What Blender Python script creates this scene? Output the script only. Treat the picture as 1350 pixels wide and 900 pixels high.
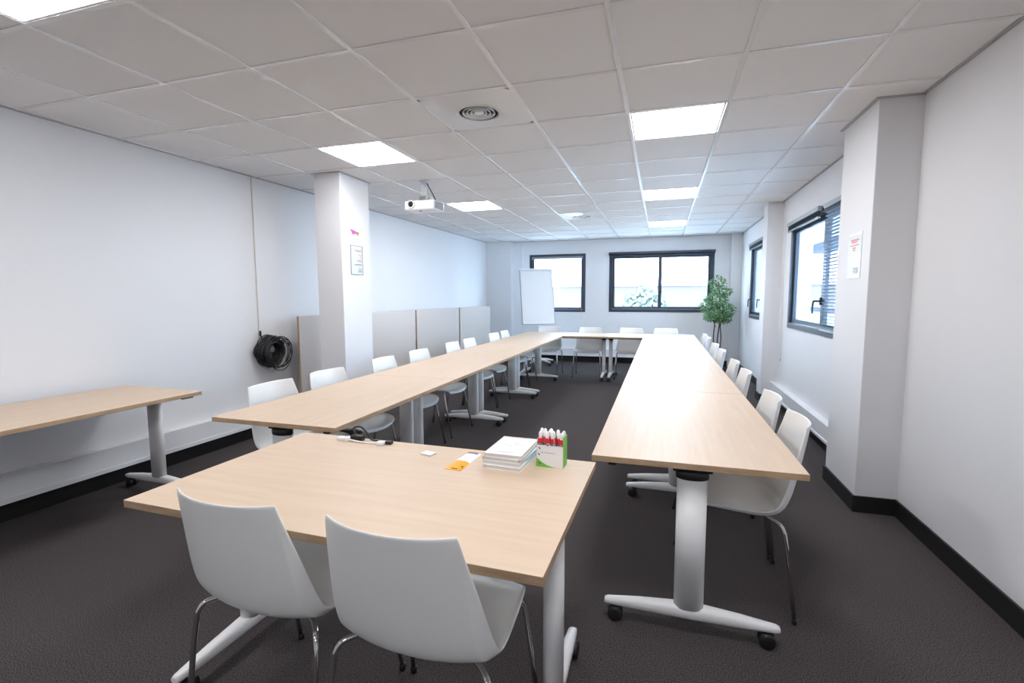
import bpy, bmesh, math, random
from mathutils import Vector, Matrix
random.seed(7)
for o in list(bpy.data.objects): bpy.data.objects.remove(o)
scn = bpy.context.scene
COL = scn.collection
PI = math.pi

# ------------------------------------------------------------------ camera
CAM = Vector((1.4339, -2.0807, 1.385))
yaw, pitch, roll = -0.298981, -0.0929850, -0.00356571
F = Vector((math.sin(yaw)*math.cos(pitch), math.cos(yaw)*math.cos(pitch), math.sin(pitch)))
RT = Vector((math.cos(yaw), -math.sin(yaw), 0)); UP = RT.cross(F)
R2 = RT*math.cos(roll) + UP*math.sin(roll); U2 = -RT*math.sin(roll) + UP*math.cos(roll)
cd = bpy.data.cameras.new('camera'); cam = bpy.data.objects.new('camera', cd); COL.objects.link(cam)
cd.sensor_width = 36; cd.lens = 635.77/1350*36; cd.clip_start = .05; cd.clip_end = 300
m = Matrix.Identity(4)
for i in range(3):
    m[i][0], m[i][1], m[i][2], m[i][3] = R2[i], U2[i], -F[i], CAM[i]
cam.matrix_world = m
scn.camera = cam

# ------------------------------------------------------------------ light and exposure
scn.view_settings.view_transform = 'Standard'; scn.view_settings.look = 'None'
scn.view_settings.gamma = 1; scn.view_settings.use_curve_mapping = False
scn.view_settings.exposure = 1.45
SKY = 6.0          # overcast daylight outside the windows
LAMP = 8.0         # ceiling LED panels
w = bpy.data.worlds.new('overcast_sky'); scn.world = w; w.use_nodes = True
bg = w.node_tree.nodes['Background']; bg.inputs[0].default_value = (.66, .83, 1.0, 1); bg.inputs[1].default_value = SKY
scn.cycles.max_bounces = 10; scn.cycles.diffuse_bounces = 6; scn.cycles.transparent_max_bounces = 16

# ------------------------------------------------------------------ materials
def mat(name, col, rough=.5, metal=0, spec=.5, coat=0, bump=None, emit=None, est=0):
    M = bpy.data.materials.new(name); M.use_nodes = True
    n = M.node_tree.nodes; b = n['Principled BSDF']
    b.inputs['Base Color'].default_value = (*col, 1); b.inputs['Roughness'].default_value = rough
    b.inputs['Metallic'].default_value = metal; b.inputs['Specular IOR Level'].default_value = spec
    b.inputs['Coat Weight'].default_value = coat
    if emit: b.inputs['Emission Color'].default_value = (*emit, 1); b.inputs['Emission Strength'].default_value = est
    if bump:
        sc, st, di = bump
        t = n.new('ShaderNodeTexCoord'); z = n.new('ShaderNodeTexNoise'); z.inputs['Scale'].default_value = sc; z.inputs['Detail'].default_value = 4
        bp = n.new('ShaderNodeBump'); bp.inputs['Strength'].default_value = st; bp.inputs['Distance'].default_value = di
        l = M.node_tree.links; l.new(t.outputs['Object'], z.inputs['Vector']); l.new(z.outputs['Fac'], bp.inputs['Height']); l.new(bp.outputs[0], b.inputs['Normal'])
    return M
def noise_col(M, ca, cb, scale, stretch=(1,1,1), detail=6, lo=.35, hi=.65, coord='Object'):
    n = M.node_tree.nodes; l = M.node_tree.links; b = n['Principled BSDF']
    t = n.new('ShaderNodeTexCoord'); mp = n.new('ShaderNodeMapping'); mp.inputs['Scale'].default_value = stretch
    z = n.new('ShaderNodeTexNoise'); z.inputs['Scale'].default_value = scale; z.inputs['Detail'].default_value = detail
    r = n.new('ShaderNodeValToRGB'); r.color_ramp.elements[0].position = lo; r.color_ramp.elements[1].position = hi
    r.color_ramp.elements[0].color = (*ca, 1); r.color_ramp.elements[1].color = (*cb, 1)
    l.new(t.outputs[coord], mp.inputs[0]); l.new(mp.outputs[0], z.inputs['Vector']); l.new(z.outputs['Fac'], r.inputs[0]); l.new(r.outputs[0], b.inputs['Base Color'])
M_wall = mat('wall_paint', (.80,.80,.82), .6, bump=(180, .05, .002))
M_tile = mat('ceiling_tile', (.80,.795,.80), .9, bump=(260, .12, .002)); 
M_tbar = mat('ceiling_bar', (.84,.84,.86), .22)
M_ring = mat('vent_white', (.80,.80,.80), .18)
M_carpet = mat('carpet', (.03,.028,.03), 1, spec=.1, bump=(260, .12, .003)); noise_col(M_carpet, (.020,.0175,.018), (.165,.145,.145), 260, detail=2, lo=.36, hi=.74)
M_base = mat('black_baseboard', (.012,.012,.013), .45)
M_trunk = mat('white_pvc', (.78,.79,.82), .35)
M_wood = mat('beech_laminate', (.6,.45,.33), .46, spec=.62, coat=0); noise_col(M_wood, (.655,.495,.355), (.705,.545,.405), 8, stretch=(.35, 5, 5), detail=8, lo=.3, hi=.7)
M_fold = mat('grey_laminate', (.64,.58,.545), .24)
M_edge = mat('beech_edge', (.43,.29,.18), .45); noise_col(M_edge, (.40,.265,.16), (.50,.345,.22), 12, stretch=(1,1,6))
M_under = mat('table_underside', (.45,.42,.39), .6)
M_white = mat('white_powder_coat', (.90,.90,.91), .30)
M_black = mat('black_plastic', (.012,.012,.013), .4)
M_shell = mat('white_chair_shell', (.87,.87,.86), .28)
M_chrome = mat('chrome', (.62,.61,.60), .12, metal=1)
M_frame = mat('dark_window_frame', (.040,.055,.085), .35)
M_sill = mat('window_sill', (.25,.30,.37), .25)
M_slat = mat('blind_slat', (.26,.31,.38), .4, metal=.3)
M_rail = mat('blind_rail', (.30,.32,.34), .35, metal=.4)
M_panel = mat('led_diffuser', (1,1,1), .5, emit=(.98,.985,1.0), est=LAMP)
M_paper = mat('white_paper', (.86,.86,.87), .5)
M_pages = mat('page_edges', (.72,.71,.70), .8)
M_grey = mat('grey_plastic', (.32,.33,.35), .4)
M_dkgrey = mat('dark_grey', (.06,.06,.065), .5)
M_red = mat('red_plastic', (.62,.015,.03), .35)
M_green = mat('green_print', (.16,.52,.05), .45)
M_orange = mat('orange_print', (.95,.42,.01), .35)
M_blue = mat('blue_print', (.03,.08,.35), .4)
M_lblue = mat('light_blue_print', (.45,.75,.88), .4)
M_pink = mat('pink_print', (.85,.08,.33), .4); M_violet = mat('violet_print', (.28,.15,.55), .4)
M_pgrn = mat('pale_green_print', (.68,.76,.72), .3); M_ltxt = mat('grey_print', (.32,.32,.34), .5); M_rtxt = mat('pale_red_print', (.85,.28,.28), .5)
M_lens = mat('lens_glass', (.01,.01,.015), .05)
M_stem = mat('plant_stem', (.12,.085,.06), .8)
M_leaf = mat('ficus_leaf', (.05,.14,.05), .45); noise_col(M_leaf, (.045,.17,.06), (.26,.46,.20), 14, lo=.35, hi=.7)
M_pot = mat('dark_pot', (.03,.03,.03), .4)
M_soil = mat('soil', (.04,.03,.02), 1)
M_brick = mat('brown_brick', (.13,.112,.108), .9); M_conc = mat('pale_concrete', (.6,.6,.6), .9)
M_tree = mat('tree_green', (.10,.18,.08), .9); noise_col(M_tree, (.165,.20,.17), (.18,.215,.18), 3)
M_glass = bpy.data.materials.new('window_glass'); M_glass.use_nodes = True
_n = M_glass.node_tree.nodes; _l = M_glass.node_tree.links; _n.clear()
_o = _n.new('ShaderNodeOutputMaterial'); _t = _n.new('ShaderNodeBsdfTransparent'); _g = _n.new('ShaderNodeBsdfGlossy'); _f = _n.new('ShaderNodeFresnel'); _x = _n.new('ShaderNodeMixShader')
_t.inputs[0].default_value = (.93,.97,1,1); _g.inputs['Roughness'].default_value = .01; 
_geo = _n.new('ShaderNodeNewGeometry'); _mt = _n.new('ShaderNodeMath'); _mt.operation = 'MULTIPLY_ADD'
_mt.inputs[1].default_value = 1/1.5-1.5; _mt.inputs[2].default_value = 1.5      # air-to-glass Fresnel on both faces of a thin pane
_l.new(_geo.outputs['Backfacing'], _mt.inputs[0]); _l.new(_mt.outputs[0], _f.inputs[0])
_l.new(_f.outputs[0], _x.inputs[0]); _l.new(_t.outputs[0], _x.inputs[1]); _l.new(_g.outputs[0], _x.inputs[2]); _l.new(_x.outputs[0], _o.inputs[0])

# ------------------------------------------------------------------ mesh helpers
def box(bm, x0, x1, y0, y1, z0, z1, mi=0):
    vs = [bm.verts.new(p) for p in [(x0,y0,z0),(x1,y0,z0),(x1,y1,z0),(x0,y1,z0),(x0,y0,z1),(x1,y0,z1),(x1,y1,z1),(x0,y1,z1)]]
    fs = []
    for q in [(0,3,2,1),(4,5,6,7),(0,1,5,4),(1,2,6,5),(2,3,7,6),(3,0,4,7)]:
        f = bm.faces.new([vs[i] for i in q]); f.material_index = mi; fs.append(f)
    return vs, fs
def bbox(bm, *a, r=.003, seg=2, mi=0):
    t = bmesh.new(); box(t, *a, mi=mi)
    bmesh.ops.bevel(t, geom=list(t.edges), offset=r, segments=seg, affect='EDGES', profile=.5)
    me = bpy.data.meshes.new('t'); t.to_mesh(me); t.free(); bm.from_mesh(me); bpy.data.meshes.remove(me)
def tube(bm, pts, r, n=10, caps=True, mi=0):
    pts = [Vector(p) for p in pts]; rs = r if isinstance(r, (list, tuple)) else [r]*len(pts)
    rings = []; up = None
    for i, p in enumerate(pts):
        t = (pts[min(i+1, len(pts)-1)] - pts[max(i-1, 0)]).normalized()
        if up is None: up = Vector((0,0,1)) if abs(t.z) < .9 else Vector((1,0,0))
        a = t.cross(up).normalized(); b = a.cross(t).normalized(); up = b
        rings.append([bm.verts.new(p + (a*math.cos(2*PI*k/n) + b*math.sin(2*PI*k/n))*rs[i]) for k in range(n)])
    for i in range(len(rings)-1):
        for k in range(n):
            f = bm.faces.new([rings[i][k], rings[i][(k+1)%n], rings[i+1][(k+1)%n], rings[i+1][k]]); f.smooth = True; f.material_index = mi
    if caps:
        bm.faces.new(rings[0][::-1]).material_index = mi; bm.faces.new(rings[-1]).material_index = mi
def smooth_path(pts, n=6):
    P = [Vector(p) for p in pts]; out = []
    for i in range(len(P)-1):
        p0 = P[max(i-1,0)]; p1 = P[i]; p2 = P[i+1]; p3 = P[min(i+2, len(P)-1)]
        for k in range(n):
            t = k/n
            out.append(.5*((2*p1) + (p2-p0)*t + (2*p0-5*p1+4*p2-p3)*t*t + (-p0+3*p1-3*p2+p3)*t**3))
    out.append(P[-1]); return out
def lathe(bm, prof, n=24, c=(0,0,0), axis='z', mi=0, smooth=True):
    rings = []
    for r, h in prof:
        ring = []
        for k in range(n):
            a = 2*PI*k/n; u, v = r*math.cos(a), r*math.sin(a)
            p = (u, v, h) if axis == 'z' else ((h, u, v) if axis == 'x' else (v, h, u))
            ring.append(bm.verts.new((p[0]+c[0], p[1]+c[1], p[2]+c[2])))
        rings.append(ring)
    for i in range(len(rings)-1):
        for k in range(n):
            f = bm.faces.new([rings[i][k], rings[i][(k+1)%n], rings[i+1][(k+1)%n], rings[i+1][k]]); f.smooth = smooth; f.material_index = mi
    bm.faces.new(rings[0][::-1]).material_index = mi; bm.faces.new(rings[-1]).material_index = mi
def obj(name, bm, mats, parent=None, loc=None, rot=None):
    bmesh.ops.recalc_face_normals(bm, faces=list(bm.faces))
    me = bpy.data.meshes.new(name); bm.to_mesh(me); bm.free()
    for q in (mats if isinstance(mats, (list, tuple)) else [mats]): me.materials.append(q)
    o = bpy.data.objects.new(name, me); COL.objects.link(o)
    if parent: o.parent = parent
    if loc: o.location = loc
    if rot: o.rotation_euler = rot
    return o
def B(fn, *a, **k):
    bm = bmesh.new(); fn(bm, *a, **k); return bm
def thing(name, label, cat, loc=(0,0,0), rz=0, group=None, rot=None):
    o = bpy.data.objects.new(name, None); COL.objects.link(o); o.empty_display_size = .1
    o.location = loc; o.rotation_euler = rot or (0,0,rz); o['label'] = label; o['category'] = cat
    if group: o['group'] = group
    return o
def tag(o, label, cat, group=None):
    o['label'] = label; o['category'] = cat
    if group: o['group'] = group
    return o
def struct(o, label=None):
    o['kind'] = 'structure'
    if label: o['label'] = label
    return o
def dup(root, loc, rz, label):
    r = root.copy(); COL.objects.link(r); r.location = loc; r.rotation_euler = (0,0,rz); r['label'] = label
    for ch in list(root.children):
        c = ch.copy(); COL.objects.link(c); c.parent = r
        for g in list(ch.children):
            d = g.copy(); COL.objects.link(d); d.parent = c
    return r

# ------------------------------------------------------------------ room shell
H = 2.552
YB, YF = -5.4, 8.10            # back wall, far wall
XR = 2.88
def XL(y): return -2.450 + .22*(y + .07)/8.07     # the long left wall runs slightly askew
struct(obj('floor', B(box, -2.9, 3.2, YB-.2, YF+.25, -.12, 0), M_carpet), 'dark grey-brown short pile carpet covering the room floor')
# left wall
bm = bmesh.new()
a, b = XL(YB-.2), XL(YF+.2)
vs, _ = box(bm, -3, -2.9, YB-.2, YF+.2, 0, H)
for v in vs: v.co.x = (XL(v.co.y) if v.co.x > -2.95 else XL(v.co.y) - .2)
struct(obj('wall_left', bm, M_wall), 'long white left wall with a black cable coil')
struct(obj('wall_back', B(box, -2.9, 3.2, YB-.2, YB, 0, H), M_wall), 'white wall behind the camera')
def wall_open(axis, c0, c1, s0, s1, opens, z1=H):
    """wall slab between c0..c1 across, spans s0..s1, with rectangular openings (a,b,zlo,zhi)"""
    bm = bmesh.new()
    def bb(a, b, za, zb):
        if b-a < 1e-4 or zb-za < 1e-4: return
        if axis == 'x': box(bm, c0, c1, a, b, za, zb)
        else: box(bm, a, b, c0, c1, za, zb)
    cur = s0
    for (a, b, zl, zh) in sorted(opens):
        bb(cur, a, 0, z1); bb(a, b, 0, zl); bb(a, b, zh, z1); cur = b
    bb(cur, s1, 0, z1)
    return bm
W1 = (2.02, 4.34, 1.01, 2.20); W2 = (5.15, 6.96, 1.015, 2.215)
W3 = (-1.295, -.088, 1.055, 2.272); W4 = (.402, 2.405, 1.06, 2.255)
struct(obj('wall_right', wall_open('x', XR, XR+.22, YB-.2, YF+.2, [W1, W2]), M_wall), 'white right wall with two dark-framed windows')
struct(obj('wall_far', wall_open('y', YF, YF+.22, -2.9, 3.1, [W3, W4]), M_wall), 'white far wall with two dark-framed windows')
def pil(name, x0, x1, y0, y1, label):
    return struct(obj(name, B(bbox, x0, x1, y0, y1, 0, H, r=.004, seg=2), M_wall), label)
pil('pillar_left', -1.760, -1.475, 1.880, 2.350, 'square white free-standing pillar left of the tables')
pil('pillar_right', 2.652, XR+.01, 1.430, 2.005, 'wide white wall pillar at the right, nearest')
pil('pillar_right_middle', 2.700, XR+.01, 4.82, 5.08, 'slim white wall pillar between the two right windows')
pil('pillar_right_far', 2.690, XR+.01, 8.0, YF+.01, 'white boxed corner at the far right')
pil('pillar_left_far', XL(8)-.02, -1.665, 7.93, YF+.01, 'grey-white boxed corner at the far left')

# ceiling: tiles resting on exposed bars
bm = bmesh.new()
T = .6
lights = [(-2,-2), (-2,2), (-2,6), (2,2), (2,6), (2,10), (2,-2), (-2,-6), (2,-6)]
vents = [(0,1), (0,8)]
box(bm, -2.9, 3.2, YB-.2, YF+.3, H+.05, H+.12)
for i in range(-5, 6):
    for j in range(-9, 15):
        if (i, j) in lights or (i, j) in vents: continue
        x0, x1, y0, y1 = i*T+.002, (i+1)*T-.002, j*T+.002, (j+1)*T-.002
        box(bm, x0, x1, y0, y1, H+.003, H+.02)
ce = struct(obj('ceiling', bm, M_tile), 'suspended ceiling of square off-white tiles')
bm = bmesh.new()
for i in range(-5, 7): box(bm, i*T-.012, i*T+.012, YB, YF, H-.003, H+.003)
for j in range(-9, 16):
    if j*T > YF: continue
    for i in range(-5, 6): box(bm, i*T+.0125, (i+1)*T-.0125, j*T-.012, j*T+.012, H-.0015, H+.0035)
obj('ceiling_bars', bm, M_tbar, ce)['label'] = 'glossy white ceiling bars between the tiles'

# trims
def along_left(name, y0, y1, off, thick, z0, z1, m_, label, r=.003):
    bm = bmesh.new(); vs, _ = box(bm, 0, 1, y0, y1, z0, z1)
    for v in vs: v.co.x = XL(v.co.y) + (off+thick if v.co.x > .5 else off)
    return struct(obj(name, bm, m_), label)
along_left('baseboard_left', YB, 7.93, 0, .012, 0, .13, M_base, 'black baseboard of the left wall')
t1 = along_left('trim_1', YB, 7.93, 0, .075, .155, .300, M_trunk, 'white cable trunking along the left wall')
bm = bmesh.new(); vs, _ = box(bm, 0, 1, YB, 7.93, .128, .158)
for v in vs: v.co.x = XL(v.co.y) + (.085 if v.co.x > .5 else 0)
obj('lower_lip', bm, M_trunk, t1)
bm = bmesh.new(); box(bm, XR-.012, XR, YB, 1.43, 0, .105); box(bm, XR-.012, XR, 2.005, 4.82, 0, .105); box(bm, XR-.012, XR, 5.08, 8.0, 0, .105)
box(bm, 2.64, XR, 1.418, 1.43, 0, .105); box(bm, 2.64, 2.652, 1.43, 2.017, 0, .105)
box(bm, 2.688, XR, 4.808, 4.82, 0, .105); box(bm, 2.688, 2.70, 4.82, 5.09, 0, .105)
struct(obj('baseboard_right', bm, M_base), 'black baseboard stepping around the right wall pillars')
bm = bmesh.new()
for a in [(-1.77,-1.465,1.870,1.880),(-1.77,-1.760,1.88,2.35),(-1.475,-1.465,1.88,2.35),(-1.77,-1.465,2.35,2.36)]: box(bm, *a, 0, .105)
struct(obj('baseboard_pillar', bm, M_base), 'black baseboard around the free-standing pillar')
struct(obj('baseboard_far', B(box, -1.665, 2.69, YF-.012, YF, 0, .13), M_base), 'black baseboard of the far wall')
def trunk(name, x0, x1, y0, y1, label, lip):
    o = struct(obj(name, B(bbox, x0, x1, y0, y1, .15, .28, r=.004), M_trunk), label)
    obj('lower_lip', B(bbox, *lip, .128, .152, r=.002), M_trunk, o)
trunk('trim_2', XR-.075, XR, 2.01, 4.815, 'white cable trunking under the right window', (XR-.085, XR, 2.01, 4.815))
trunk('trim_3', -1.66, 2.685, YF-.075, YF, 'white cable trunking under the far windows', (-1.66, 2.685, YF-.085, YF))
struct(obj('trim_4', B(bbox, XL(1.77), XL(1.77)+.008, 1.762, 1.774, .98, H, r=.002), mat('cream_conduit', (.62,.60,.55), .5)), 'thin cream cable conduit running up the left wall')
struct(obj('trim_5', B(bbox, -1.475, -1.45, YF-.02, YF, .28, H, r=.003), M_wall), 'slim white conduit beside the left far window')
# perimeter angle of the ceiling
bm = bmesh.new(); vs, _ = box(bm, 0, 1, YB, 7.93, H-.004, H+.004)
for v in vs: v.co.x = XL(v.co.y) + (.022 if v.co.x > .5 else 0)
box(bm, XR-.022, XR, YB, YF, H-.004, H+.004); box(bm, -2.3, XR, YF-.022, YF, H-.004, H+.004)
box(bm, 2.63, 2.652, 1.408, 2.027, H-.004, H+.004); box(bm, 2.652, XR, 1.408, 1.43, H-.004, H+.004)
for a in [(-1.782,-1.453,1.858,1.880),(-1.782,-1.76,1.88,2.372),(-1.475,-1.453,1.88,2.372)]: box(bm, *a, H-.004, H+.004)
struct(obj('trim_6', bm, mat('edge_angle', (.42,.42,.44), .5)), 'grey ceiling edge angle')

# ------------------------------------------------------------------ windows
def ring(bm, a0, a1, z0, z1, w_, d0, d1, P):
    """rectangular frame ring of width w_, depth d0..d1 through mapping P(along, depth, z)"""
    for (aa, ab, za, zb) in [(a0, a1, z0, z0+w_), (a0, a1, z1-w_, z1), (a0, a0+w_, z0+w_, z1-w_), (a1-w_, a1, z0+w_, z1-w_)]:
        p = P(aa, d0, za); q = P(ab, d1, zb)
        box(bm, min(p[0],q[0]), max(p[0],q[0]), min(p[1],q[1]), max(p[1],q[1]), za, zb)
def pbox(bm, P, a0, a1, d0, d1, z0, z1, r=0):
    p = P(a0, d0, z0); q = P(a1, d1, z1)
    args = (min(p[0],q[0]), max(p[0],q[0]), min(p[1],q[1]), max(p[1],q[1]), z0, z1)
    (bbox(bm, *args, r=r) if r else box(bm, *args))
def window(name, W, P, label, nsash, fw, sw, hand, fd=.06, mid=None):
    a0, a1, z0, z1 = W
    bm = bmesh.new(); ring(bm, a0, a1, z0, z1, fw, -.012, fd, P)
    root = struct(obj(name, bm, M_frame), label)
    bm = bmesh.new(); pbox(bm, P, a0+fw, a1-fw, -.02, .019, z0+fw-.004, z0+fw+.010)
    obj('window_sill', bm, M_sill, root)
    wS = (a1-a0-2*fw)/nsash
    for k in range(nsash):
        s0 = a0+fw+k*wS; s1 = s0+wS
        bm = bmesh.new(); zl, zh = z0+fw-.001, z1-fw+.001
        wl = sw if (k == 0 or mid is None) else mid; wr = sw if (k == nsash-1 or mid is None) else mid
        for (aa, ab, za, zb) in [(s0-.001, s1+.001, zl, zl+sw), (s0-.001, s1+.001, zh-sw, zh), (s0-.001, s0+wl, zl+sw, zh-sw), (s1-wr, s1+.001, zl+sw, zh-sw)]:
            pbox(bm, P, aa, ab, .020, .052, za, zb)
        s = obj('sash', bm, M_frame, root)
        bm = bmesh.new(); pbox(bm, P, s0+wl*.7, s1-wr*.7, .034, .038, z0+fw+.012+sw*.7, z1-fw-sw*.7)
        obj('pane', bm, M_glass, root)
    for (ha, hz, dr) in hand:      # handle: rosette and lever
        bm = bmesh.new()
        pbox(bm, P, ha-.012, ha+.012, .004, .020, hz-.035, hz+.035, r=.003)
        tube(bm, smooth_path([P(ha, .01, hz), P(ha, -.03, hz), P(ha+.012*dr, -.045, hz-.01), P(ha+.016*dr, -.048, hz-.12)]), .0085, 8)
        obj('handle', bm, M_black, root)
    return root
PXr = lambda a, d, z: (XR+d, a, z)
PYf = lambda a, d, z: (a, YF+d, z)
window('window_1', W1, PXr, 'dark-framed window in the right wall, nearest, with half-lowered blinds', 2, .05, .055, [(3.215, 1.33, 1)])
window('window_2', W2, PXr, 'narrow-looking dark-framed window at the far end of the right wall', 2, .05, .055, [(6.84, 1.32, 1), (6.05, 1.32, 1)])
window('window_3', W3, PYf, 'square dark-framed window behind the flip chart', 1, .05, .045, [(-1.2, 1.5, 1)])
window('window_4', W4, PYf, 'wide dark-framed two-pane window in the far wall', 2, .06, .050, [(.475, 1.40, 1)], mid=.034)

def blind(label, P, a0, a1, ztop, zbot, d0, cord_at=None, cord_to=None, rail_m=M_rail, sp=.03):
    x = [p for p in P(0,0,0)]
    root = thing('venetian_blind', label, 'blind', (0,0,0))
    bm = bmesh.new(); pbox(bm, P, a0, a1, d0-.02, d0+.02, ztop-.045, ztop, r=.003); obj('head_rail', bm, rail_m, root)
    n = max(3, int((ztop-.05-zbot)/sp)) if ztop-zbot > .3 else 9
    step = sp if ztop-zbot > .3 else (ztop-.05-zbot)/9
    bm = bmesh.new()
    for k in range(n):
        z = ztop-.055-k*step; dz = .005 if ztop-zbot > .3 else .0015
        p = [P(a0+.01, d0-.0125, z+dz), P(a1-.01, d0-.0125, z+dz), P(a1-.01, d0, z+dz*.25), P(a0+.01, d0, z+dz*.25), P(a1-.01, d0+.0125, z-dz), P(a0+.01, d0+.0125, z-dz)]
        for off in (0, -.0012):
            v = [bm.verts.new((q[0], q[1], q[2]+off)) for q in p]
            bm.faces.new([v[0], v[1], v[2], v[3]]); bm.faces.new([v[3], v[2], v[4], v[5]])
    obj('slats', bm, M_slat, root)
    bm = bmesh.new(); pbox(bm, P, a0+.01, a1-.01, d0-.013, d0+.013, zbot-.014, zbot, r=.003); obj('bottom_rail', bm, rail_m, root)
    if cord_at is not None:
        bm = bmesh.new(); tube(bm, [P(cord_at, d0-.018, ztop-.03), P(cord_at, d0-.02, (ztop+cord_to)/2), P(cord_at, d0-.018, cord_to+.03)], .0022, 6)
        lathe(bm, [(.003, .035), (.007, .03), (.009, .0), (.004, -.004)], 10, c=P(cord_at, d0-.018, cord_to))
        obj('pull_cord', bm, M_trunk, root)
    return root
blind('blind pulled up on the left sash of the nearest right window, with long pull cord', PXr, 3.20, 4.37, 2.225, 2.13, -.035, 4.385, .60)
blind('blind lowered with open grey slats over the sash beside the wide right pillar', PXr, 2.06, 3.06, 2.215, 1.07, -.022)
blind('blind pulled up above the window at the far end of the right wall', PXr, 5.2, 6.98, 2.245, 2.15, -.035)
blind('blind pulled up along the top of the wide far window', PYf, .39, 2.42, 2.275, 2.205, -.035, 2.41, 1.72, M_frame)
blind('blind pulled up inside the frame behind the flip chart', PYf, -1.24, -.15, 2.222, 2.165, -.0, -.17, .93)

# ------------------------------------------------------------------ ceiling fittings
Lroot = None
LL = {(-2,-2): 'square LED ceiling panel cut by the top left corner of the photo', (-2,2): 'square LED ceiling panel beside the free-standing pillar',
      (-2,6): 'square LED ceiling panel behind the projector', (2,2): 'nearest and largest LED ceiling panel of the right row',
      (2,-2): 'LED ceiling panel above the front table, out of the photo at the top', (-2,-6): 'LED ceiling panel behind the camera, left row', (2,-6): 'LED ceiling panel behind the camera, right row',
      (2,6): 'middle LED ceiling panel of the right row', (2,10): 'farthest LED ceiling panel, nearest the wide far window'}
for (i, j) in lights:
    loc = (i*T+.3, j*T+.3, H)
    if Lroot is None:
        Lroot = thing('ceiling_light_panel', LL[(i,j)], 'ceiling light', loc, 0, 'square LED ceiling panels')
        bm = bmesh.new()
        for a in [(-.286,.286,-.286,-.274),(-.286,.286,.274,.286),(-.286,-.274,-.274,.274),(.274,.286,-.274,.274)]: box(bm, *a, -.001, .02)
        obj('frame', bm, M_white, Lroot)
        obj('diffuser', B(box, -.274, .274, -.274, .274, .002, .012), M_panel, Lroot)
    else: dup(Lroot, loc, 0, LL[(i,j)])
def vent(loc, label):
    r = thing('air_diffuser', label, 'air vent', loc, 0, 'round ceiling air diffusers')
    bm = bmesh.new()       # plate with a round opening
    n = 48; A = .287; R0 = .125
    inner = []; outer = []
    for k in range(n):
        t = 2*PI*(k+.5)/n; c, s = math.cos(t), math.sin(t); q = A/max(abs(c), abs(s))
        inner.append(bm.verts.new((R0*c, R0*s, -.012))); outer.append(bm.verts.new((q*c, q*s, .0)))
    mid = [bm.verts.new(((R0+.03)*math.cos(2*PI*(k+.5)/n), (R0+.03)*math.sin(2*PI*(k+.5)/n), -.004)) for k in range(n)]
    top = [bm.verts.new((R0*math.cos(2*PI*(k+.5)/n), R0*math.sin(2*PI*(k+.5)/n), .06)) for k in range(n)]
    for k in range(n):
        k2 = (k+1) % n
        bm.faces.new([outer[k], outer[k2], mid[k2], mid[k]]); bm.faces.new([mid[k], mid[k2], inner[k2], inner[k]]).smooth = True
        bm.faces.new([inner[k], inner[k2], top[k2], top[k]])
    obj('plate', bm, M_ring, r)
    bm = bmesh.new(); 
    for k in range(40):
        a1, a2 = 2*PI*k/40, 2*PI*(k+1)/40; q_ = [(.1242*math.cos(a), .1242*math.sin(a), h) for a, h in ((a1,-.006),(a2,-.006),(a2,.058),(a1,.058))]
        bm.faces.new([bm.verts.new(p) for p in q_])
    lathe(bm, [(.1242, .014), (.1242, .018)], 40); obj('duct_throat', bm, M_dkgrey, r)
    for rad in (.100, .075, .050):
        bm = bmesh.new(); n = 40; prof = [(rad-.007, .005), (rad, -.012), (rad+.004, -.012), (rad-.003, .005)]
        rings = [[bm.verts.new((p*math.cos(2*PI*k/n), p*math.sin(2*PI*k/n), h)) for k in range(n)] for p, h in prof]
        for q in range(4):
            for k in range(n): bm.faces.new([rings[q][k], rings[q][(k+1)%n], rings[(q+1)%4][(k+1)%n], rings[(q+1)%4][k]]).smooth = True
        obj('cone', bm, M_ring, r)
    obj('centre_disc', B(lathe, [(.002, .02), (.028, .005), (.034, -.010), (.02, -.014), (.002, -.015)], 28), M_ring, r)
    return r
v0 = vent((.3, .9, H), 'round air diffuser in a glossy square plate, nearer, between ceiling lights')
dup(v0, (.3, 5.1, H), 0, 'small distant round air diffuser near the far end of the ceiling')

# projector
PJ = (-.90, 2.47, 0)
pr = thing('projector', 'white projector hanging from the ceiling with its lens towards the camera', 'projector', (PJ[0], PJ[1], 2.30), 0)
bm = bmesh.new(); bbox(bm, -.165, .165, -.12, .12, -.048, .048, r=.018, seg=3); obj('body', bm, M_white, pr)
bm = bmesh.new(); lathe(bm, [(.040,-.005), (.040,-.022), (.030,-.022), (.030,-.006)], 28, c=(-.085,-.118,.008), axis='y'); obj('lens_ring', bm, M_white, pr)
obj('lens', B(lathe, [(.029,0), (.028,-.012), (.012,-.017), (.002,-.018)], 28, c=(-.085,-.120,.008), axis='y'), M_lens, pr)
bm = bmesh.new()
for k in range(11): box(bm, .164, .167, -.098+k*.018, -.088+k*.018, -.034, .034)
obj('vent_grille', bm, M_grey, pr)
bm = bmesh.new(); lathe(bm, [(.05,.236),(.05,.251)], 24); lathe(bm, [(.028,.10),(.028,.24)], 20); obj('ceiling_mount', bm, M_trunk, pr)
bm = bmesh.new(); bbox(bm, -.05,.05,-.03,.03,.05,.105, r=.006); tube(bm, [(-.10,-.07,.05),(-.03,0,.075),(.10,.07,.05)], .006, 8); tube(bm, [(.10,-.07,.05),(0,0,.075),(-.10,.07,.05)], .006, 8)
obj('tilt_bracket', bm, M_chrome, pr)
obj('cable', B(tube, smooth_path([(.03,0,.235),(.06,-.01,.19),(.10,-.01,.12),(.13,.01,.045)]), .005, 8), M_black, pr)
bm = bmesh.new(); lathe(bm, [(.008,0),(.006,.02)], 10, c=(-.15,-.09,.045)); obj('focus_knob', bm, M_grey, pr)
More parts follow.
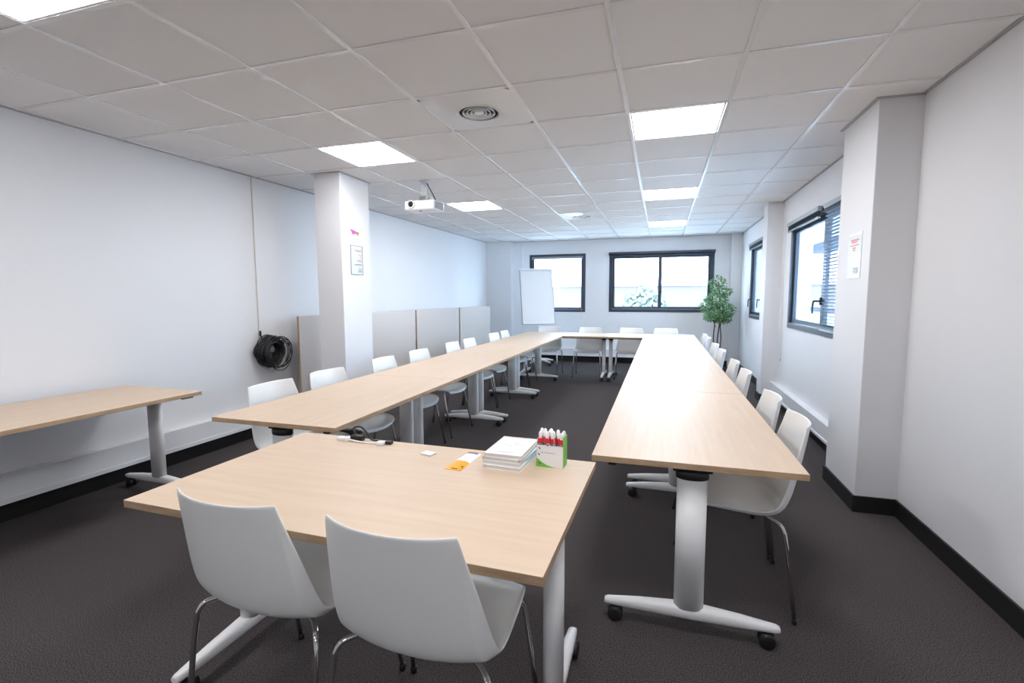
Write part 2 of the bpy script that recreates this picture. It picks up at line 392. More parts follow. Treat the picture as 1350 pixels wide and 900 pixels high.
bm = bmesh.new(); lathe(bm, [(.014,-.06),(.014,-.046)], 12, c=(0,-.09,0)); obj('foot', bm, M_grey, pr)

# ------------------------------------------------------------------ tables
def make_table(name, label, group, L, Wd, loc, rz, fold=False, inset=.08, zt=.74, top=None):
    """length along local x, width along local y"""
    r = thing(name, label, 'table', loc, rz, group)
    bm = bmesh.new(); th = .025
    if not fold:
        bbox(bm, -L/2, L/2, -Wd/2, Wd/2, zt-th, zt, r=.0018, seg=2)
    else:
        y0 = fold
        bbox(bm, -L/2, L/2, y0, y0+th, .39, 1.19, r=.0018, seg=2)
    for f in bm.faces:
        c = f.normal
        f.normal_update(); c = f.normal
        ax = (abs(c.z) if not fold else abs(c.y))
        f.material_index = 0 if ax > .9 else 1
    obj('tabletop', bm, [top or M_wood, M_edge], r)
    for s in (-1, 1):
        x = s*(L/2-inset)
        bm = bmesh.new(); n = 28; rr = []
        for z in (.105, .66):
            rr.append([bm.verts.new((x+.030*math.copysign(abs(math.cos(2*PI*k/n))**.8, math.cos(2*PI*k/n)), .058*math.copysign(abs(math.sin(2*PI*k/n))**.8, math.sin(2*PI*k/n)), z)) for k in range(n)])
        for k in range(n): bm.faces.new([rr[0][k], rr[0][(k+1)%n], rr[1][(k+1)%n], rr[1][k]]).smooth = True
        bm.faces.new(rr[1]); bm.faces.new(rr[0][::-1])
        obj('column', bm, M_white, r)
        bm = bmesh.new(); lathe(bm, [(1,.655),(1.06,.66),(1.06,.685),(.95,.69)], 28)
        for v in bm.verts: v.co.x = x + v.co.x*.033; v.co.y *= .060
        obj('collar', bm, M_black, r)
        bm = bmesh.new()
        if not fold: bbox(bm, x-.028, x+.028, -Wd*.37, Wd*.37, zt-th-.018, zt-th-.0005, r=.003); bbox(bm, x-.022, x+.022, -.075, .075, .685, zt-th-.01, r=.004)
        else: bbox(bm, x-.022, x+.022, -.045, min(.08, fold-.001), .685, .73, r=.004); bbox(bm, x-.028, x+.028, fold-.019, fold-.0005, .50, 1.05, r=.003)
        obj('bracket', bm, M_black, r)
        # blade foot with a caster under each tip
        Lf = .34; secs = [(-Lf,.013,.071,.088),(-Lf+.012,.017,.067,.093),(-.20,.023,.066,.108),(-.06,.028,.066,.119),(0,.030,.066,.121),(.06,.028,.066,.119),(.20,.023,.066,.108),(Lf-.012,.017,.067,.093),(Lf,.013,.071,.088)]
        bm = bmesh.new(); prev = None
        for (y, hw, zb, zt_) in secs:
            q = [bm.verts.new((x+px*hw, y, zb+(zt_-zb)*pz)) for px, pz in [(-.7,0),(.7,0),(1,.2),(1,.75),(.7,.97),(0,1),(-.7,.97),(-1,.75),(-1,.2)]]
            if prev:
                for k in range(9): bm.faces.new([prev[k], prev[(k+1)%9], q[(k+1)%9], q[k]]).smooth = True
            else: bm.faces.new(q[::-1])
            prev = q
        bm.faces.new(prev)
        ft = obj('foot', bm, M_white, r)
        for t in (-1, 1):
            bm = bmesh.new(); y = t*(Lf-.045)
            for sx in (-1, 1): lathe(bm, [(.020, sx*.008), (.029, sx*.0095), (.031, sx*.013), (.031, sx*.022), (.027, sx*.027), (.012, sx*.028)], 22, c=(x, y, .0312), axis='x')
            bbox(bm, x-.009, x+.009, y-.024, y+.024, .028, .058, r=.006); lathe(bm, [(.007,.05),(.007,.072)], 10, c=(x, y, 0))
            obj('caster', bm, M_black, ft)
    if not fold:
        bm = bmesh.new(); bbox(bm, -L/2+inset+.02, L/2-inset-.02, -.03, .03, .672, .700, r=.004); obj('cross_rail', bm, M_black, r)
        for s in (-1, 1):
            c_ = s*(L/2-inset+.01)
            obj('release_lever', B(bbox, c_-.04, c_+.04, -Wd*.42, -Wd*.42+.035, zt-th-.022, zt-th-.001, r=.006), M_black, r)
    else:
        bm = bmesh.new(); bbox(bm, -L/2+inset+.02, L/2-inset-.02, -.03, .03, .672, .700, r=.004); obj('cross_rail', bm, M_black, r)
    return r
RJ = [-.153, 1.350, 2.832, 4.275, 5.690]; RX = (1.178, 1.964)
LJ = [-.108, 1.370, 2.805, 4.252, 5.690]; LX = (-.884, -.094)
g = .0022
lab_r = ['beech table of the right row, nearest the camera with its white leg in full view', 'second beech table from the camera in the right row',
         'third beech table from the camera in the right row', 'fourth and last beech table of the right row, meeting the back row']
lab_l = ['beech table of the left row, nearest, its end just behind the front table', 'second beech table from the camera in the left row',
         'third beech table from the camera in the left row', 'fourth and last beech table of the left row, meeting the back row']
for k in range(4):
    make_table('meeting_table', lab_r[k], 'beech tables of the right row', RJ[k+1]-RJ[k]-2*g, RX[1]-RX[0], ((RX[0]+RX[1])/2, (RJ[k]+RJ[k+1])/2, 0), -PI/2)
    make_table('meeting_table', lab_l[k], 'beech tables of the left row', LJ[k+1]-LJ[k]-2*g, LX[1]-LX[0], ((LX[0]+LX[1])/2, (LJ[k]+LJ[k+1])/2, 0), PI/2)
make_table('meeting_table', 'left beech table of the back row in front of the flip chart', 'beech tables of the back row', 1.477, .76, (-.146, 6.075, 0), 0, inset=.055)
make_table('meeting_table', 'right beech table of the back row below the wide far window', 'beech tables of the back row', 1.370, .76, (1.281, 6.075, 0), 0, inset=.055)
make_table('meeting_table', 'front beech table carrying booklets and pen box, two chairs before it', 'front table', 1.390, .815, (.503, -.628, 0), math.radians(-1.2), inset=.07)
make_table('meeting_table', 'single beech table pushed against the left wall', 'wall table', 1.6, .77, (-2.000, -.352, 0), math.radians(90-1.4), inset=.062)
# folded tables parked along the left wall
fl = [(2.445, -2.12, .07, 'folded table parked behind the free-standing pillar, seen left of it'), (3.62, -2.08, .07, 'folded table parked just right of the free-standing pillar'),
      (5.15, -2.035, .07, 'folded table in the middle of those parked along the left wall'), (6.68, -1.99, .07, 'folded table at the far end of those parked along left wall')]
for (yc, xt, y0, lb) in fl:
    r = make_table('folded_table', lb, 'folded tables parked along the left wall', .84 if yc < 3 else 1.50, .8, (0,0,0), 0, fold=y0, top=M_fold, inset=.17 if yc < 3 else .08)
    r.location = (xt-y0-.025, yc, 0); r.rotation_euler = (0,0,math.radians(-90-1.4))
    # local +y must face the room (+x)
    r.rotation_euler = (0,0,math.radians(-90-1.4)); 

# ------------------------------------------------------------------ chairs
def shell_mesh():
    # rows from the seat's front lip to the top of the back: centre line y, z; rim line y, z; half width
    prof = [(.240,.420,.238,.422,.172,.95,.4),(.236,.438,.234,.444,.196,.95,.4),(.212,.450,.210,.462,.212,.95,.4),(.15,.454,.150,.472,.224,.95,.4),(.07,.449,.070,.473,.232,.94,.4),(-.01,.440,-.010,.471,.239,.93,.4),
            (-.08,.432,-.072,.470,.244,.91,.42),(-.140,.431,-.115,.473,.247,.88,.45),(-.190,.445,-.144,.486,.247,.85,.48),(-.221,.478,-.162,.512,.244,.84,.5),(-.240,.53,-.176,.550,.238,.85,.52),(-.255,.59,-.190,.598,.230,.87,.58),
            (-.269,.65,-.206,.655,.220,.89,.65),(-.281,.71,-.223,.712,.209,.91,.73),(-.291,.77,-.240,.770,.198,.93,.82),(-.299,.812,-.251,.812,.190,.945,.88),(-.3035,.832,-.256,.834,.185,.95,.92)]
    us = [0,.25,.5,.70,.82,.862,.875,.888,.94,1.0]
    us = [-u for u in us[:0:-1]] + us
    bm = bmesh.new(); grid = []
    for i, (y, z, ey, ez, hw, bf, kb) in enumerate(prof):
        row = []
        for u in us:
            s = abs(u); sg = 1 if u >= 0 else -1
            if s <= .875: x = hw*(s/.875)*bf; k = kb*(s/.875)**2.3
            else: t = (s-.875)/.125; x = hw*(bf+(1-bf)*t); k = kb+(1-kb)*t
            bow = -.055*s**2.2*max(0, 1-i/4)
            row.append(bm.verts.new((sg*x, y+(ey-y)*k+bow, z+(ez-z)*k)))
        grid.append(row)
    for i in range(len(grid)-1):
        for k in range(len(us)-1): bm.faces.new([grid[i][k], grid[i][k+1], grid[i+1][k+1], grid[i+1][k]]).smooth = True
    return bm
def make_chair(label, group, loc, rz):
    r = thing('stacking_chair', label, 'chair', loc, rz, group)
    s = obj('seat_shell', shell_mesh(), M_shell, r)
    md = s.modifiers.new('thick', 'SOLIDIFY'); md.thickness = .0075; md.offset = 0
    md = s.modifiers.new('sub', 'SUBSURF'); md.levels = 2; md.render_levels = 2
    for sx in (-1, 1):
        for p in ([(.02,-.09,.4225),(.12,-.10,.4225),(.185,-.135,.4225),(.222,-.17,.414),(.236,-.186,.385),(.241,-.200,.30),(.247,-.235,.012)],
                  [(.02,.11,.436),(.13,.12,.436),(.190,.135,.434),(.212,.15,.42),(.219,.158,.385),(.226,.178,.28),(.240,.235,.012)]):
            pts = [(sx*a, b, c) for a, b, c in p]
            l = obj('leg', B(tube, smooth_path(pts[:5], 5)[:-1] + [Vector(q) for q in pts[4:]], .0085, 12), M_chrome, r)
            e = pts[-1]; obj('foot_cap', B(lathe, [(.010,0),(.012,.002),(.012,.022),(.0095,.024)], 12, c=(e[0], e[1], 0)), M_black, l)
    bm = bmesh.new(); 
    for sx in (-1, 1): tube(bm, [(sx*.10,-.095,.4225),(sx*.10,.0,.426),(sx*.10,.118,.436)], .006, 8)
    bbox(bm, -.06,.06,-.06,.08,.424,.432, r=.003)
    obj('under_frame', bm, M_chrome, r)
    return r
ch0 = make_chair('white plastic chair at the front table, left of the two backs facing us', 'white chairs at the front table', (.292, -.818, 0), math.radians(-3))
dup(ch0, (.822, -.838, 0), math.radians(-2), 'white plastic chair at the front table, right of the two backs facing us')
def row(specs, group):
    for (x, y, rz, lb) in specs:
        c = dup(ch0, (x, y, 0), rz, lb); c['group'] = group
q = math.radians
o9 = ['nearest', 'second nearest', 'third', 'fourth', 'fifth', 'sixth', 'seventh', 'farthest']
extra = ['directly below the black cable coil', 'just left of the free-standing pillar', 'first to the right of the free-standing pillar', 'before the pillar side folded table', 'first of a close pair before the parked tables', 'second of a close pair before the parked tables', 'near the far left corner', 'in the far left corner']
ly = [.42, .97, 1.76, 2.42, 3.28, 3.82, 4.80, 5.335]
row([(-.725, y, -PI/2 + q(random.uniform(-3,3)), '%s white chair of the left row, %s' % (o9[k], extra[k])) for k, y in enumerate(ly)], 'white chairs along the left row')
ry = [.36, .89, 1.80, 2.37, 3.25, 3.89, 4.83, 5.345]
extra = ['its seat and chrome legs in full view', 'close behind the nearest one', 'beside the right window trunking', 'under the right window', 'level with the slim middle pillar', 'just past the slim middle pillar', 'left of the artificial tree trunk', 'almost hidden at the tree']
row([(1.778, y, PI/2 + q(random.uniform(-2,2)), '%s white chair of the right row, %s' % (o9[k], extra[k])) for k, y in enumerate(ry)], 'white chairs along the right row')
row([(-.50, 6.30, PI, 'white chair of the back row, leftmost, in front of the flip chart'), (.245, 6.28, PI, 'white chair of the back row, second from left, between the two far windows'),
     (.955, 6.28, PI, 'white chair of the back row, third from left, below the wide window'), (1.53, 6.30, PI, 'white chair of the back row, rightmost, below the wide window')], 'white chairs of the back row')

# ------------------------------------------------------------------ flip chart
fc = thing('flip_chart', 'white flip chart easel standing before the left far window', 'flip chart', (-.90, 7.34, 0), q(30))
def tilt(bm, ang=q(-13), piv=(0,0,.84)):
    bmesh.ops.rotate(bm, verts=bm.verts, cent=piv, matrix=Matrix.Rotation(ang, 3, 'X')); return bm
bm = B(bbox, -.335, .335, 0, .018, .84, 1.96, r=.004); obj('board', tilt(bm), M_paper, fc)
bm = bmesh.new(); 
for a in [(-.345,-.333,-.003,.02,.835,1.96),(.333,.345,-.003,.02,.835,1.96),(-.345,.345,-.003,.02,.828,.842)]: bbox(bm, *a, r=.002)
obj('board_frame', tilt(bm), M_grey, fc)
obj('paper_pad', tilt(B(bbox, -.32, .32, -.010, -.0005, .90, 1.90, r=.002)), M_paper, fc)
bm = B(bbox, -.345, .345, -.028, .022, 1.925, 1.975, r=.006); lathe(bm, [(.02,0),(.02,.03)], 16, c=(-.375,-.005,1.95), axis='x'); obj('clamp_bar', tilt(bm), M_trunk, fc)
obj('tray', tilt(B(bbox, -.33, .33, -.05, .0, .822, .832, r=.003)), M_trunk, fc)
obj('pole', B(tube, [(0,.04,.10),(0,.04,.78),(0,.065,.88),(0,.175,1.38)], .018, 14), M_white, fc)
bm = bmesh.new(); lathe(bm, [(.05,.09),(.05,.13),(.03,.15),(.022,.20)], 18, c=(0,.04,0)); obj('hub', bm, M_white, fc)
for k in range(5):
    a = q(-62+72*k); c, s = math.cos(a), math.sin(a)
    bm = bmesh.new(); tube(bm, [(.02*c, .04+.02*s, .115), (.18*c, .04+.18*s, .108), (.335*c, .04+.335*s, .080)], [.026,.022,.015], 10)
    f = obj('base_arm', bm, M_white, fc)
    bm = bmesh.new()
    for s2 in (-1, 1): lathe(bm, [(.018,s2*.006),(.028,s2*.010),(.028,s2*.020),(.02,s2*.024)], 16, c=(.32*c, .04+.32*s, .0285), axis='x')
    lathe(bm, [(.006,.03),(.006,.075)], 8, c=(.32*c, .04+.32*s, 0)); obj('caster', bm, M_black, f)

# ------------------------------------------------------------------ tree in the corner
pl = thing('artificial_tree', 'green ficus tree with thin trunks in the far right corner', 'plant', (2.42, 7.45, 0), 0)
bm = bmesh.new(); lathe(bm, [(.10,0),(.12,.01),(.145,.24),(.155,.25),(.155,.27),(.14,.27),(.135,.24)], 28); obj('pot', bm, M_pot, pl)
obj('soil', B(lathe, [(.13,.235),(.12,.247),(.01,.25)], 20), M_soil, pl)
stems = [[(-.02,0,.24),(-.05,.01,.6),(-.035,.0,.95),(-.09,.02,1.25)], [(.02,.01,.24),(.02,.0,.6),(.05,.02,.95),(.03,0,1.45),(.0,0,1.65)], [(.04,-.02,.24),(.075,-.02,.6),(.055,0,.95),(.12,.0,1.2)]]
for s in stems:
    p = smooth_path(s, 5); obj('trunk', B(tube, p, [.014-.008*k/len(p) for k in range(len(p))], 8), M_stem, pl)
bm = bmesh.new()
lobes = [((-.02,0,1.63),(.13,.12,.14),190),((.06,0,1.47),(.17,.15,.12),240),((-.03,0,1.33),(.20,.18,.13),300),((-.15,0,1.20),(.16,.15,.13),260),((.13,.0,1.15),(.17,.16,.14),300),((0,0,1.05),(.23,.18,.12),340),((.10,0,.97),(.17,.14,.08),170),((-.10,-.02,1.0),(.13,.14,.08),130)]
for (c, e, n) in lobes:
    for k in range(n):
        d = Vector([random.gauss(0,1) for _ in range(3)]).normalized()*random.uniform(.35,1)**.6
        p = Vector((c[0]+d.x*e[0], c[1]+d.y*e[1], c[2]+d.z*e[2]))
        ax = Vector((d.x+random.uniform(-.6,.6), d.y+random.uniform(-.6,.6), -.35+random.uniform(-.5,.5))).normalized()
        sd = ax.cross(Vector((random.uniform(-1,1), random.uniform(-1,1), 1))).normalized(); L_ = random.uniform(.045,.07); w_ = L_*.23
        nn = ax.cross(sd)*.006
        v = [bm.verts.new(x_) for x_ in (p, p+ax*L_*.45+sd*w_, p+ax*L_, p+ax*L_*.45-sd*w_, p+ax*L_*.45-nn)]
        bm.faces.new([v[0], v[1], v[4]]); bm.faces.new([v[1], v[2], v[4]]); bm.faces.new([v[2], v[3], v[4]]); bm.faces.new([v[3], v[0], v[4]])
me_fol = bm
fo = obj('foliage', me_fol, M_leaf, pl)
bm = bmesh.new()
for (c, e, n) in lobes:
    for k in range(7):
        d = Vector([random.gauss(0,1) for _ in range(3)]).normalized()*.8
        tube(bm, [(c[0]*.4+.02, c[1], c[2]-.18), (c[0]*.8, c[1], c[2]-.05), (c[0]+d.x*e[0], c[1]+d.y*e[1], c[2]+d.z*e[2])], [.005,.004,.002], 5)
obj('branches', bm, M_stem, pl)

# ------------------------------------------------------------------ cable coil on the left wall
cx = XL(1.85)
cc = thing('cable_coil', 'thick coil of black cable hung on the left wall', 'cable', (cx, 1.84, .835), 0)
bm = bmesh.new()
def loop(bm, cy, cz, ry, rz_, x0, amp, ph, turns, r=.0048):
    pts = []
    N = int(36*turns)
    for k in range(N+1):
        a = 2*PI*k/36 + ph; w_ = 1 + .035*math.sin(3*a*.37+ph) + .02*math.sin(a*1.9)
        pts.append((x0 + amp*math.sin(a*.31+ph*2), cy + ry*w_*math.cos(a), cz + rz_*w_*math.sin(a)))
    tube(bm, pts, r, 7)
for k in range(26):
    loop(bm, random.uniform(-.045,.005), random.uniform(-.005,.025), random.uniform(.095,.155), random.uniform(.10,.150), .03+.0045*k, .014, random.uniform(0,6), 2, .0052)
obj('coil', bm, M_black, cc)
bm = bmesh.new()
for k in range(6):
    loop(bm, random.uniform(.03,.065), random.uniform(-.03,.01)-.012*k*.3, random.uniform(.14,.175), random.uniform(.135,.165), .10+.009*k, .01, random.uniform(0,6), 1.05, .0042)
obj('loose_loop', bm, M_black, cc)
bm = bmesh.new(); lathe(bm, [(.036,.0),(.036,.11),(.030,.118),(.01,.12)], 24, c=(0,-.03,.03), axis='x'); obj('hanger', bm, mat('hanger_grey', (.13,.13,.14), .5), cc)
obj('cable_end', B(tube, smooth_path([(.02,-.075,.18),(.03,-.07,.13),(.05,-.10,.06),(.06,-.13,-.02)]), .006, 8), M_black, cc)
obj('plug', B(lathe, [(.008,0),(.011,.005),(.011,.04),(.007,.05)], 12, c=(.02,-.075,.17)), M_black, cc)

# ------------------------------------------------------------------ posters and stickers
def prints(root, rects, P, layer=0):
    """rects: (name, material, [(a0,a1,z0,z1)...]) thin printed marks"""
    for name, m_, rs in rects:
        bm = bmesh.new()
        for (a0, a1, z0, z1) in rs: pbox(bm, P, a0, a1, -.0008, 0, z0, z1)
        obj(name, bm, m_, root)
PL = lambda a, d, z: (-1.475+.0035-d, a, z)       # faces +x
ps = thing('safety_notice', 'pale green notice with red headings under the sticker on the free pillar', 'notice', (0,0,0))
bm = bmesh.new(); box(bm, -1.475, -1.475+.0035, 2.015, 2.200, 1.612, 1.888); obj('sheet', bm, M_pgrn, ps)
bm = bmesh.new(); 
for a in [(2.010,2.016,1.607,1.893),(2.199,2.205,1.607,1.893),(2.016,2.199,1.607,1.613),(2.016,2.199,1.887,1.893)]: box(bm, -1.475, -1.468, *a)
obj('frame', bm, M_grey, ps)
rr = []; rl = []
for (z, wd, red) in [(1.845,.12,1),(1.835,.09,0),(1.80,.05,1),(1.785,.03,1),(1.77,.03,1),(1.745,.08,0),(1.735,.06,1),(1.705,.10,0),(1.70,.12,0),(1.665,.05,0),(1.65,.06,0),(1.64,.05,0),(1.63,.06,0)]:
    (rr if red else rl).append((2.185-wd, 2.185, z, z+.007))
prints(ps, [('red_heading', M_rtxt, rr), ('text_line', M_ltxt, rl)], PL)
st = thing('logo_sticker', 'small pink, violet and orange slanted logo sticker on the free pillar', 'sticker', (0,0,0))
def quadplate(bm, P, pts, d=.002):
    f1 = [bm.verts.new(P(a, 0, z)) for a, z in pts]; f2 = [bm.verts.new(P(a, d, z)) for a, z in pts]
    bm.faces.new(f1); bm.faces.new(f2[::-1])
    for k in range(len(pts)): bm.faces.new([f1[k], f1[(k+1)%len(pts)], f2[(k+1)%len(pts)], f2[k]])
PS = lambda a, d, z: (-1.475+.0022-d, a, z)
bm = bmesh.new(); quadplate(bm, PS, [(2.02,2.048),(2.10,2.036),(2.10,2.005),(2.055,1.998),(2.035,2.025)]); obj('pink_shape', bm, M_pink, st)
bm = bmesh.new(); quadplate(bm, PS, [(2.10,2.036),(2.165,2.028),(2.150,1.992),(2.10,2.005)]); obj('orange_shape', bm, M_orange, st)
bm = bmesh.new(); quadplate(bm, lambda a, d, z: (-1.475+.0034-d*.5, a, z), [(2.035,2.038),(2.155,2.022),(2.150,2.008),(2.045,2.022)]); obj('violet_band', bm, M_violet, st)
bm = bmesh.new(); box(bm, -1.475, -1.4735, 2.095, 2.135, 1.956, 1.960); box(bm, -1.475, -1.4735, 2.13, 2.14, 1.925, 1.93); obj('small_text', bm, M_ltxt, st)
PR = lambda a, d, z: (2.652-.0035+d, a, z)
pn = thing('safety_notice', 'white and grey notice with red heading on the wide right pillar', 'notice', (0,0,0))
bm = bmesh.new(); box(bm, 2.6485, 2.652, 1.560, 1.785, 1.495, 1.795); obj('sheet', bm, M_paper, pn)
PR2 = lambda a, d, z: (2.6485+d, a, z)
prints(pn, [('green_field', M_pgrn, [(1.565,1.78,1.66,1.775)])], PR2)
PR3 = lambda a, d, z: (2.6475+d, a, z)
prints(pn, [('red_heading', M_rtxt, [(1.60,1.74,1.74,1.752),(1.63,1.72,1.728,1.736),(1.60,1.75,1.708,1.716),(1.65,1.71,1.69,1.70),(1.66,1.70,1.675,1.686)]),
            ('text_line', M_ltxt, [(1.60,1.68,1.56,1.564),(1.60,1.67,1.55,1.554),(1.60,1.68,1.54,1.544),(1.61,1.67,1.53,1.534),(1.60,1.605,1.53,1.564)])], PR3)

# ------------------------------------------------------------------ things on the front table
ZT = .7401
bk_lab = ['white booklet at the bottom of the stack on the front table', 'white booklet second from the bottom of the stack', 'white booklet third from the bottom of the stack', 'white booklet on top of the stack with a grey star drawing and red line']
for k in range(4):
    r = thing('booklet', bk_lab[k], 'booklet', (.884+random.uniform(-.003,.003), -.308+random.uniform(-.003,.003), ZT+k*.0148), q(-4+random.uniform(-1.5,1.5) + (1.5 if k == 3 else 0)), 'white booklets stacked on the front table')
    obj('pages', B(box, -.072, .072, -.111, .111, .0012, .0134), M_pages, r)
    bm = bmesh.new(); box(bm, -.074, .074, -.113, .113, 0, .0012); box(bm, -.074, .074, -.113, .113, .0134, .0146); box(bm, -.0745, -.073, -.113, .113, .0, .0146)
    obj('cover', bm, M_paper if k != 1 else M_lblue if False else M_paper, r)
    if k == 3:
        bm = bmesh.new(); box(bm, -.045, .03, .104, .108, .0146, .0149); obj('red_line', bm, M_rtxt, r)
        bm = bmesh.new()
        for a0, l0, l1 in [(.15,.012,.055),(1.2,.01,.045),(3.3,.012,.05),(4.5,.01,.04)]:
            c, s = math.cos(a0), math.sin(a0)
            for off in (-.004, 0, .004):
                v = [bm.verts.new((c*a_-s*(b_+off), .01+s*a_+c*(b_+off), .0149)) for a_, b_ in [(l0,-.0006),(l1-abs(off)*3,-.0006),(l1-abs(off)*3,.0006),(l0,.0006)]]; bm.faces.new(v)
        for z_ in (-.085, -.080): box(bm, -.03, .03, z_, z_+.0015, .0146, .0149)
        obj('star_drawing', bm, mat('pale_grey_print', (.55,.55,.6), .6), r)
    if k in (0, 1):
        bm = bmesh.new(); box(bm, .0735, .0742, -.04, .09, .003, .012); obj('blue_strip', bm, M_lblue, r)
# pen box
pb = thing('pen_box', 'white and green cardboard box full of pens on the front table', 'box', (1.048, -.315, ZT), q(-3))
Wb, Db, Hb = .052, .030, .105
bm = bmesh.new()
box(bm, -Wb, Wb, -Db, Db, 0, .0015)
box(bm, -Wb, -Wb+.0015, -Db, Db, 0, Hb); box(bm, -Wb, Wb, -Db, -Db+.0015, 0, Hb*.80)
obj('carton', bm, M_paper, pb)
bm = bmesh.new(); box(bm, Wb-.0015, Wb, -Db, Db, 0, Hb*1.12); box(bm, -Wb, Wb, Db-.0015, Db, 0, Hb*1.12); obj('green_side', bm, M_green, pb)
bm = bmesh.new(); v = [bm.verts.new((a, -Db-.0006, b)) for a, b in [(-Wb,.0),(.022,.0),(-.010,.008),(-.030,.018),(-Wb,.034)]]; bm.faces.new(v); obj('green_corner', bm, M_green, pb)
bm = bmesh.new()
for a, b in [(-.044,.072),(-.046,.048),(-.043,.014)]: 
    for u in range(3): box(bm, a+u*.002, a+u*.002+.003, -Db-.0008, -Db, b-u*.002, b-u*.002+.004)
obj('black_mark', bm, M_black, pb)
bm = bmesh.new(); box(bm, -.022, .022, -Db-.0008, -Db, .055, .0565); box(bm, -.032, -.027, -Db-.0008, -Db, .0535, .058); obj('grey_text', bm, M_ltxt, pb)
pen0 = None
for i in range(5):
    for j in range(3):
        x = -.040+i*.0195; y = -.018+j*.016
        ang = (q(random.uniform(-3,5)), q(random.uniform(-6,6)), q(random.uniform(-20,20)))
        loc = Vector((1.048, -.315, ZT+.003)) + Matrix.Rotation(q(-3), 3, 'Z') @ Vector((x, y, .0))
        lb = 'red-clipped white pen, %s from left, %s row of the pen box' % (['first','second','third','fourth','fifth'][i], ['front','middle','back'][j])
        if pen0 is None:
            pen0 = thing('pen', lb, 'pen', loc, 0, 'pens in the pen box', rot=ang)
            obj('barrel', B(lathe, [(.003,.0),(.0045,.006),(.0048,.07),(.0066,.074),(.0074,.118),(.006,.128),(.0015,.132)], 12), M_paper, pen0)
            bm = bmesh.new(); bbox(bm, -.0085, .0085, -.0115, -.0066, .086, .106, r=.0015); obj('clip', bm, M_red, pen0)
            bm = bmesh.new(); bbox(bm, -.0025, .0025, -.0085, -.0066, .076, .083, r=.0008); obj('clip_tip', bm, M_blue, pen0)
        else:
            c = dup(pen0, loc, 0, lb); c.rotation_euler = ang
            c.location.z += random.uniform(0, .006)
# orange packet
pk = thing('foil_packet', 'orange, white and blue packet lying left of the booklets', 'packet', (.708, -.365, ZT), q(-3))
bm = bmesh.new(); nx, ny = 6, 16; gr = []
for j in range(ny+1):
    gr.append([])
    for i in range(nx+1):
        x = -.034+.068*i/nx; y = -.105+.21*j/ny
        f = max(0, 1-(x/.034)**2)**.5*max(0, 1-((y)/.098)**2)**.5 if abs(y) < .098 else 0
        gr[-1].append((x, y, .001+.010*f))
mats_ = []
for side in (1, 0):
    V = [[bm.verts.new((p[0], p[1], p[2]) if side else (p[0], p[1], .0002)) for p in r_] for r_ in gr]
    for j in range(ny):
        for i in range(nx):
            f = bm.faces.new([V[j][i], V[j][i+1], V[j+1][i+1], V[j+1][i]]); f.smooth = True
            t = j/ny; f.material_index = 0 if (t < .36 or t > .93) else (2 if (.80 < t < .90 and 0 < i < nx-1) else 1)
            if i == 0 and t > .5: f.material_index = 0
obj('foil', bm, [M_orange, M_paper, M_blue], pk)
bm = bmesh.new(); box(bm, -.034, .034, -.110, -.104, .0002, .0016); box(bm, -.034, .034, .104, .110, .0002, .0016); obj('crimped_end', bm, M_orange, pk)
bm = bmesh.new(); box(bm, -.010,.016,-.100,-.094,.0025,.0035); box(bm, .02,.03,-.08,-.072,.0045,.0055); obj('dark_mark', bm, M_dkgrey, pk)
# small white remote
rm = thing('small_remote', 'small flat white remote lying in the middle of the table edge', 'remote', (.533, -.333, ZT), q(-14))
obj('body', B(bbox, -.027, .027, -.020, .020, 0, .007, r=.003, seg=3), M_paper, rm)
bm = bmesh.new(); bbox(bm, -.015, .015, -.010, .010, .0065, .0078, r=.0006); obj('button_field', bm, M_trunk, rm)
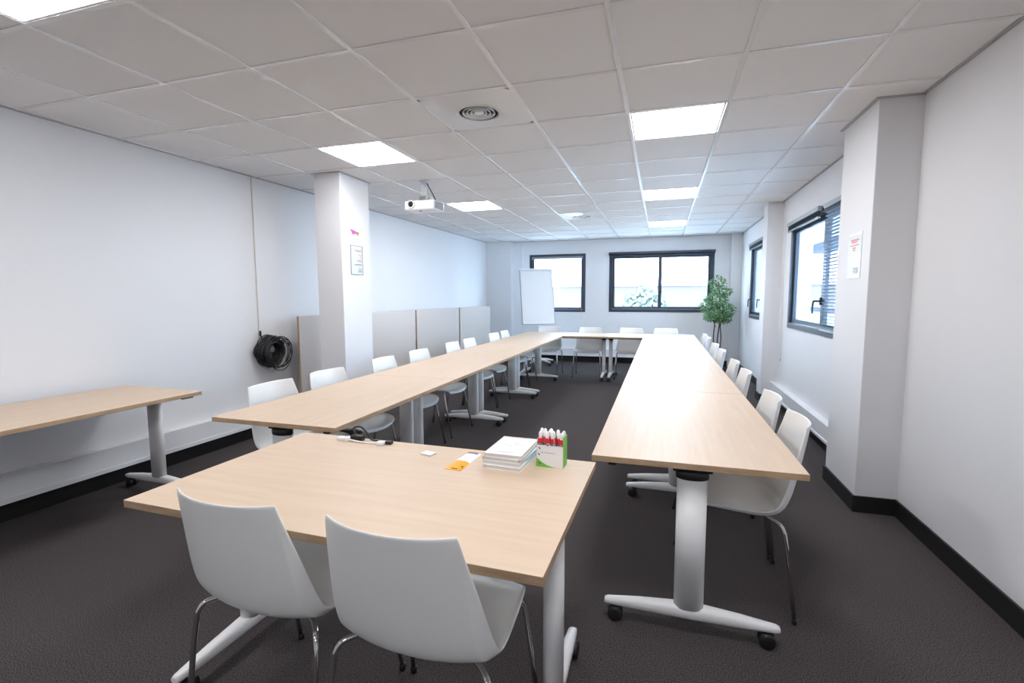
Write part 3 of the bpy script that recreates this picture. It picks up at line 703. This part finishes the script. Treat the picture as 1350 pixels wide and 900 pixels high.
# adapter cable
ad = thing('video_adapter_cable', 'white and black video adapter with cable at the far table edge', 'cable', (0,0,ZT))
bm = bmesh.new(); bbox(bm, .045, .085, -.278, -.245, .0, .014, r=.004); bbox(bm, .085, .108, -.282, -.242, .0, .016, r=.003); obj('white_plug', bm, M_paper, ad)
bm = bmesh.new(); bbox(bm, .105, .165, -.262, -.232, .0, .022, r=.003); obj('black_box', bm, M_black, ad)
obj('white_cable', B(tube, smooth_path([(.10,-.272,.008),(.16,-.280,.005),(.21,-.284,.005),(.262,-.276,.008)]), .0042, 8), M_paper, ad)
obj('black_cable', B(tube, smooth_path([(.12,-.235,.018),(.10,-.228,.045),(.135,-.222,.055),(.17,-.225,.03),(.20,-.238,.006),(.25,-.245,.005)]), .004, 8), M_black, ad)
bm = bmesh.new(); bbox(bm, .255, .292, -.292, -.262, .0, .014, r=.003); obj('white_connector', bm, M_paper, ad)
bm = bmesh.new(); bbox(bm, .290, .318, -.272, -.246, .0, .014, r=.002); obj('black_connector', bm, M_black, ad)

# ------------------------------------------------------------------ outside
struct(obj('ground', B(box, -80, 80, 9, 120, -4.2, -4.0), M_conc), 'pale ground outside, below the windows')
bl = thing('office_building', 'long pale low building seen through the wide far window', 'building', (6, 34, -4))
obj('wall', B(box, -22, 12, 0, 8, 0, 6.1), M_brick, bl)
obj('roof', B(box, -22.2, 12.2, -.2, 8.2, 6.1, 6.3), M_conc, bl)
for k in range(8): obj('window', B(box, -20+4*k, -17.6+4*k, -.05, .02, 2.5, 4.0), M_sill, bl)
tr = thing('tree', 'blurred green tree outside the wide far window', 'tree', (.6, 26, -4))
obj('trunk', B(tube, [(0,0,0),(.1,0,2),(0,0,4)], [.2,.15,.1], 10), M_stem, tr)
bm = bmesh.new()
for k in range(900):
    d = Vector([random.gauss(0,1) for _ in range(3)]).normalized()*random.uniform(.4,1)
    p = Vector((d.x*1.3, d.y*1.2, 4.9+d.z*1.1)); a1 = Vector([random.uniform(-1,1) for _ in range(3)]).normalized()*.14; a2 = a1.orthogonal()
    v = [bm.verts.new(p+e) for e in (a1, a2, -a1, -a2)]; bm.faces.new(v)
obj('crown', bm, M_tree, tr)
# balcony outside the nearest right window
bc = struct(obj('balcony', B(box, XR+.22, XR+1.7, 1.4, 18, .70, .80), M_conc), 'balcony outside the right windows')
obj('balcony_soffit', B(box, XR+.22, XR+1.75, 1.4, 18, 2.45, 2.6), mat('soffit_paint', (.62,.72,.82), .8), bc)
obj('fascia', B(box, XR+1.62, XR+1.75, 1.4, 18, 2.24, 2.452), M_frame, bc)
obj('guard_rail', B(box, XR+1.62, XR+1.70, 1.4, 18, 1.05, 1.15), M_frame, bc)
obj('guard_panel', B(box, XR+1.64, XR+1.68, 1.4, 18, .80, 1.05), M_lblue, bc)
